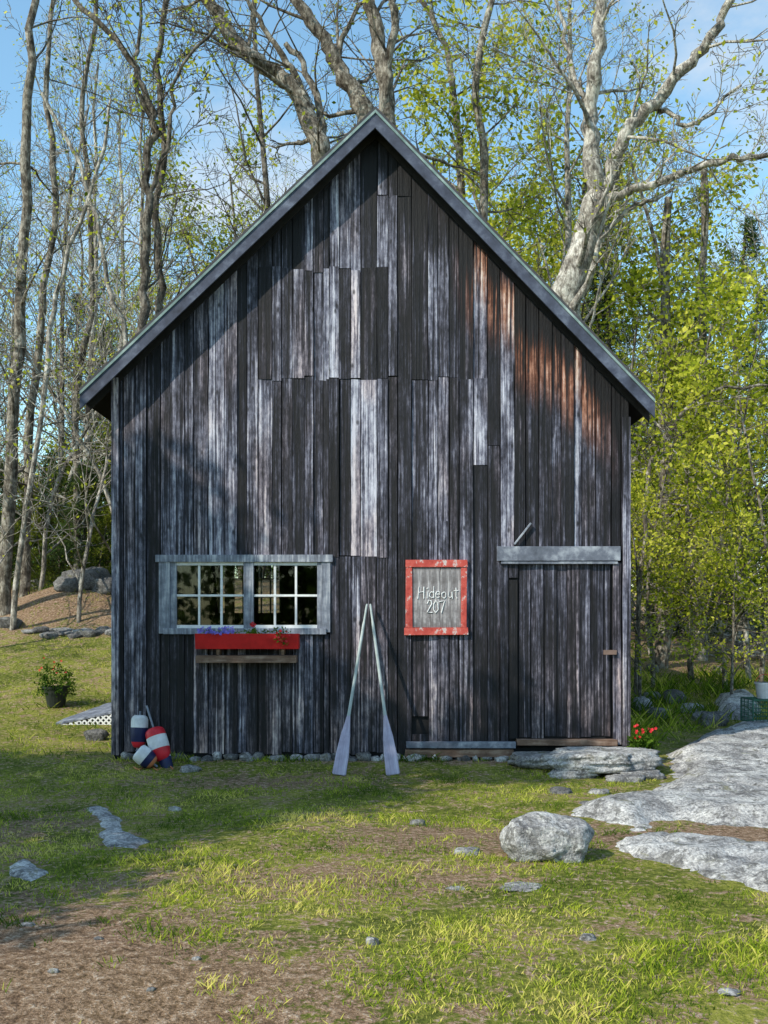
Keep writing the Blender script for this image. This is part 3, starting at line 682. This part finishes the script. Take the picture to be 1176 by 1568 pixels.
def smooth(P,k=3):
    out=[]
    for i in range(len(P)-1):
        p0=P[max(i-1,0)];p1=P[i];p2=P[i+1];p3=P[min(i+2,len(P)-1)]
        for j in range(k):
            t=j/k; out.append(.5*((2*p1)+(-p0+p2)*t+(2*p0-5*p1+4*p2-p3)*t*t+(-p0+3*p1-3*p2+p3)*t**3))
    out.append(P[-1]); return out
CH=dict(seg=[.9,.6,.4,.35],wander=[.1,.2,.24,.24],up=[.04,.05,.03,.03],max=3,nch=[7,6,5],start=[.2,.2,.2],ang=[(30,60),(25,60),(25,60)],ratio=[.42,.45,.5],rr=[.5,.5,.6],leaf=2,rmin=.007)
def hero(name,stems,y,bark,seed,leafm=None,frac=.3,nb=7,bl=3.,size=.06,per=1):
    R=random.Random(seed); V=[];Fc=[];Lf=[]
    for si,(pts,w0,w1,dy) in enumerate(stems):
        P=[];n=len(pts)
        for i,q in enumerate(pts):
            yy=y+dy*i/(n-1)
            P.append(W(q[0],q[1],yy))
        P=smooth(P,4); m=len(P); d=y-CY
        P=[p+Vector((R.gauss(0,.035),R.gauss(0,.05),R.gauss(0,.02))) for p in P]
        rad=[(w0+(w1-w0)*i/(m-1))/2/F*d*R.uniform(.9,1.1) for i in range(m)]
        tube(V,Fc,P,rad,12)
        if nb:
            for k in range(nb):
                i=int((.15+.85*(k+R.random())/nb)*(m-2)); t=(P[i+1]-P[i]).normalized()
                grow(V,Fc,Lf,P[i],perturb(t,math.radians(R.uniform(35,70)),R),bl*R.uniform(.6,1.3),rad[i]*.3,1,CH,R)
    Lf=[q for q in Lf if R.random()<frac]
    if not Lf: Lf=[(0,y,5)]
    q,vals=leafquads(Lf,size,.2,per); me=quads_mesh(name,q,4,[leafm or M_leaf,bark],vals,V,Fc); return link(bpy.data.objects.new(name,me))
yh=9.6
hero('maple_tree',[([(828,1000),(835,800),(845,600),(866,475),(888,385),(908,325),(916,290)],56,36,0),
 ([(914,300),(904,230),(906,160),(914,90),(922,10),(935,-120),(925,-260)],28,12,-.3),
 ([(920,300),(945,235),(968,190),(1008,152),(1055,95),(1092,52),(1118,-2),(1160,-90)],24,10,-.8),
 ([(918,312),(960,292),(1010,280),(1060,258),(1120,244),(1180,236),(1260,205)],14,6,-1.2),
 ([(900,385),(935,350),(965,318),(990,312),(1030,290)],11,4,.6),
 ([(985,175),(1010,165),(1035,182),(1062,190),(1090,172),(1130,130)],10,4,-.6),
 ([(906,170),(880,120),(868,60),(850,-20)],10,5,.8)],yh,M_barkl,5,frac=.2,nb=6,bl=2.6)
hero('oak_tree',[([(520,900),(512,600),(505,380),(497,260),(478,195),(452,140),(415,108),(375,80),(340,35),(308,-20),(270,-100)],36,16,0),
 ([(500,300),(496,240),(492,180),(470,110),(440,70)],17,8,.6),
 ([(462,150),(440,95),(405,40),(370,-10)],12,5,-.5)],yh+.6,M_bark,6,frac=.15,nb=6,bl=2.6)
hero('oak_tree',[([(600,900),(590,500),(585,260),(560,185),(536,130),(512,88),(488,45),(448,-10),(400,-90)],36,14,0),
 ([(588,300),(592,200),(586,110),(576,40),(562,-30),(555,-150)],29,16,.3),
 ([(590,190),(592,120),(602,50),(604,-20),(615,-120)],16,9,-.4),
 ([(512,95),(530,50),(555,0)],10,6,.2)],yh+1.2,M_bark,8,frac=.15,nb=6,bl=2.6)
hero('ash_tree',[([(214,900),(218,600),(222,470),(220,400),(228,320),(226,240),(236,190),(214,120),(176,62),(112,-5),(60,-80)],16,7,0),
 ([(236,200),(206,110),(216,50),(210,-30)],8,4,.3),([(228,300),(262,200),(270,120),(330,40)],7,4,-.4)],8.5,M_barkd,9,frac=.2,nb=8,bl=2.0)
hero('ash_tree',[([(250,900),(248,560),(244,440),(238,330),(252,230),(240,100),(262,-20)],14,8,0)],11,M_barkd,10,frac=.25,nb=9,bl=2.4)
hero('grey_birch',[([(215,760),(190,520),(165,450),(152,360),(120,250),(60,140)],9,5,0)],10,M_barkl,12,frac=.1,nb=5,bl=1.6)
def ground_hero(name,pts,w0,w1,y,bark,seed,**k):
    b=W(pts[0][0],pts[0][1],y); zb_=H(b.x,b.y)-.2; py=HY-(zb_-EYE)/(y-CY)*F
    hero(name,[([(pts[0][0],py)]+pts[1:],w0,w1,0)],y,bark,seed,**k)
ground_hero('oak_tree',[(5,900),(20,650),(34,420),(40,200),(52,0),(60,-150)],20,10,11.,M_bark,21,frac=.12,nb=11,bl=2.8)
ground_hero('oak_tree',[(36,880),(48,680),(62,480),(82,300),(70,120),(92,-60)],15,6,12.5,M_bark,22,frac=.12,nb=11,bl=2.6)
ground_hero('maple_tree',[(15,900),(72,560),(96,420),(150,260),(170,150)],9,4,10.,M_barkl,23,frac=.1,nb=9,bl=2.2)
ground_hero('maple_tree',[(112,880),(118,640),(140,420),(128,200),(150,0),(160,-100)],11,5,14,M_bark,24,frac=.3,nb=11,bl=2.6)
ground_hero('red_pine_tree',[(1014,990),(1016,860),(1020,700),(1018,500),(1024,300)],25,12,11,M_bark,25,frac=.4,nb=8,bl=2.)
ground_hero('red_pine_tree',[(1072,990),(1070,860),(1076,700),(1074,500),(1080,250)],22,10,12.5,M_bark,26,frac=.4,nb=8,bl=2.)
ground_hero('maple_tree',[(975,990),(985,820),(1000,700),(1040,640),(1090,600),(1180,590)],8,4,6.5,M_bark,27,frac=.4,nb=8,bl=1.4)
ground_hero('oak_tree',[(740,990),(735,400),(742,240),(728,120),(760,-30),(765,-150)],16,8,14,M_bark,28,frac=.9,nb=12,bl=2.8,per=2,size=.075)
ground_hero('oak_tree',[(700,990),(705,300),(700,200),(690,100),(650,0),(640,-80)],13,7,16,M_bark,29,frac=.9,nb=12,bl=2.8,per=3,size=.075)

R=random.Random(99)
def scatter(meshes,name,n,x0,x1,y0,y1,s0,s1,md=1.3):
    pl=[];t=0
    while len(pl)<n and t<n*30:
        t+=1; y=R.uniform(y0,y1); k=(y-CY)/(y1-CY); x=R.uniform(x0,x1)*k
        if all(math.hypot(x-a,y-b)>md for a,b in pl) and not(-5<x<5 and y<10): pl.append((x,y)); put(R.choice(meshes),name,x,y,R.uniform(s0,s1),R.uniform(0,6.28))
scatter(bare,'bare_tree',18,-26,0,15,42,.7,1.1,1.8)
scatter(leafy,'leafy_tree',4,-24,-2,26,44,.7,1.05,2.5)
scatter(bare,'bare_tree',6,2,26,16,42,.7,1.1,2)
scatter(leafy,'leafy_tree',13,1,27,18,44,.75,1.1,2)
scatter(sap,'maple_sapling',10,7,22,9,30,.6,1.2,1.2)
scatter(sap,'maple_sapling',5,-20,-6,18,30,.5,.9,1.5)
scatter(pine,'pine_tree',7,9,28,22,46,.8,1.15,2.5)
scatter(pine,'pine_tree',6,-28,-7,26,48,.6,.9,2.5)
scatter(spr,'young_spruce',20,-24,-6,18,36,.9,1.9,1.2)
scatter(spr,'young_spruce',16,6,26,15,34,.9,2.,1.2)
for a,y,s_,k_ in [(110,15,1.05,0),(150,16,1.2,1),(75,16.5,1.0,0),(135,17,1.3,0),(30,18,1.2,1),(95,18.5,1.4,1),(165,14,1.0,0),(168,14.8,1.25,1),(128,14.4,1.15,1),(92,15.2,1.2,1),(55,15.4,1.1,0),(20,16,1.2,1),(148,13.6,.7,0),(70,14.4,.7,0)]:
    q=W(a,850,y); put(spr[k_],'young_spruce',q.x,y,s_)
for a,y,s_ in [(980,6.2,.5),(1110,7.5,.8),(1165,6.5,.8),(1060,9,1.0),(960,12,1.1),(1000,8.,.7),(1140,10.5,1.1),(1120,5.5,.45)]:
    q=W(a,900,y); put(sap[y>8],'maple_sapling',q.x,y,s_)
for a,y,s_ in [(-20,8.5,.9),(60,13,1.1),(120,10.5,.9),(160,15,1.2),(85,17,1.3),(10,15,1.2),(195,12,1.1),(300,16,1.4),(1000,13,1.2),(1150,8.5,1.)]:
    q=W(a,900,y); put(thin,'thin_bare_tree',q.x,y,s_)
# out-of-frame trees on the left, added to throw dappled shade on the lawn
for x_,y_,s_,r_ in [(-7.6,-7.6,.8,0),(-9.8,-6.4,.85,1.5),(-12.2,-8.2,1.,3.1),(-9.6,-9.6,.8,5.)]: put(shade,'leafy_tree',x_,y_,s_,r_)

def woods(name,n,xr,yr_,seed):
    R=random.Random(seed); DV=[];DF=[];pts=[]
    for i in range(n):
        x_=R.uniform(*xr); y_=R.uniform(*yr_); h=R.uniform(7,13); z0=H(x_,y_)
        tube(DV,DF,[Vector((x_,y_,z0-1)),Vector((x_+R.uniform(-1,1),y_,z0+h))],[.2,.05],5)
        for _ in range(180):
            a=R.uniform(0,6.28); q=R.random()**.5*2.8; zz_=R.uniform(.08,1)
            pts.append((x_+math.cos(a)*q*(1.1-zz_*.6),y_+math.sin(a)*q,z0+h*zz_))
    q,vals=leafquads(pts,.36,.4,2); link(bpy.data.objects.new(name,quads_mesh(name,q,4,[M_leafg,M_barkd],vals,DV,DF)))
woods('distant_woods',60,(-70,70),(60,90),1)
woods('distant_woods',50,(-60,45),(-56,-44),2)

# ---------------- grass
def inledge(x,y):
    for P in LEDGES:
        if sdpoly(x,y,P)>-.02: return True
    return False
def blades(name,n,ymin,ymax,hm,wm,xl=None,dens=1.6,avoid=True,green=0):
    out=[];vals=[]
    for k in range(n):
        u=R.random()**dens; y=ymin+(ymax-ymin)*u; d=y-CY
        x=R.uniform(-.47*d-.4,.47*d+.4) if xl is None else R.uniform(*xl)
        if XL-.03<x<XR+.03 and -.04<y<7: continue
        c=noise.noise(Vector((x*1.3,y*1.3,0)))+.8*noise.noise(Vector((x*4,y*4,7)))
        dd=dirt(x,y)
        if R.random()<(dd-.10)*1.1-c*1.4: continue
        if avoid and x>1 and inledge(x,y): continue
        if avoid and x<-1.5 and y<-2 and inledge(x,y): continue
        h=hm*R.uniform(.5,1.4)*(1+1.4*max(0,c)); w=wm*R.uniform(.6,1.3); a=R.uniform(0,3.1416); ln=R.gauss(0,.55)*h; ln2=R.gauss(0,.55)*h; z=H(x,y)-.004
        cx_,cy_=math.cos(a)*w,math.sin(a)*w
        out.append((x-cx_,y-cy_,z)); out.append((x+cx_,y+cy_,z)); out.append((x+cx_*.6+ln*.5,y+cy_*.6+ln2*.5,z+h*.6)); out.append((x+ln,y+ln2,z+h))
        vals.append(min(1,max(0,.47+.6*noise.noise(Vector((x*.8,y*.8,4)))+.4*noise.noise(Vector((x*3,y*3,2)))+R.gauss(0,.15)-green-.08*ss(-4.5,-1,y))))  # last term darkens blades toward the barn: shade painted into the grass colour
    me=quads_mesh(name,np.array(out),4,[M_grass],np.array(vals)); return link(bpy.data.objects.new(name,me))
blades('grass',125000,-9.6,-.05,.027,.0034,dens=1.25)
blades('grass',26000,-.05,13,.05,.006,dens=1.)
blades('tall_grass',9000,1.5,10,.17,.007,xl=(3.4,9.5),dens=1.,green=.12)
blades('tall_grass',1500,-.2,-.05,.05,.005,xl=(-3.4,1.7),dens=1.,green=.1)

# ---------------- light, sky, camera
az=math.radians(230); el=math.radians(41)
to=Vector((math.sin(az)*math.cos(el),math.cos(az)*math.cos(el),math.sin(el)))
sl_=bpy.data.lights.new('sun','SUN'); sl_.energy=5.; sl_.angle=math.radians(.5); sl_.color=(1,.93,.77)
so=link(bpy.data.objects.new('sun',sl_)); so.rotation_mode='QUATERNION'; so.rotation_quaternion=to.to_track_quat('Z','Y'); so.location=(-20,-14,25)
w=bpy.data.worlds.new('World'); bpy.context.scene.world=w; w.use_nodes=True; nt=w.node_tree
sk=nt.nodes.new('ShaderNodeTexSky'); sk.sky_type='NISHITA'; sk.sun_disc=False; sk.sun_elevation=el; sk.sun_rotation=az; sk.air_density=1.2; sk.dust_density=.5; sk.ozone_density=1.
gn=nt.nodes.new('ShaderNodeMix'); gn.data_type='RGBA'; gn.blend_type='MULTIPLY'; gn.inputs[0].default_value=1; gn.inputs[7].default_value=(1.45,1.8,1.75,1); nt.links.new(sk.outputs[0],gn.inputs[6])
tc=nt.nodes.new('ShaderNodeTexCoord'); vm=nt.nodes.new('ShaderNodeVectorMath'); vm.operation='MULTIPLY'; vm.inputs[1].default_value=(1,1,2.2); nt.links.new(tc.outputs['Generated'],vm.inputs[0])
cn=nt.nodes.new('ShaderNodeTexNoise'); cn.inputs['Scale'].default_value=3.2; cn.inputs['Detail'].default_value=7; cn.inputs['Roughness'].default_value=.6; nt.links.new(vm.outputs[0],cn.inputs['Vector'])
mr=nt.nodes.new('ShaderNodeMapRange'); mr.inputs[1].default_value=.5; mr.inputs[2].default_value=.72; mr.inputs[3].default_value=.0; mr.inputs[4].default_value=.8; nt.links.new(cn.outputs['Fac'],mr.inputs[0])
mxw=nt.nodes.new('ShaderNodeMix'); mxw.data_type='RGBA'; nt.links.new(mr.outputs[0],mxw.inputs[0]); nt.links.new(gn.outputs[2],mxw.inputs[6]); mxw.inputs[7].default_value=(6.2,6.4,6.6,1)
bg=nt.nodes['Background']; nt.links.new(mxw.outputs[2],bg.inputs[0]); bg.inputs[1].default_value=.145
cam=bpy.data.cameras.new('camera'); cam.sensor_fit='VERTICAL'; cam.sensor_height=24; cam.lens=F/1568*24; cam.shift_y=(HY-784)/1568; cam.clip_end=600; cam.clip_start=.05
co=link(bpy.data.objects.new('camera',cam)); co.location=(0,CY,EYE); co.rotation_euler=(math.pi/2,0,0); bpy.context.scene.camera=co
vs=bpy.context.scene.view_settings; vs.view_transform='Standard'; vs.look='None'; vs.exposure=0
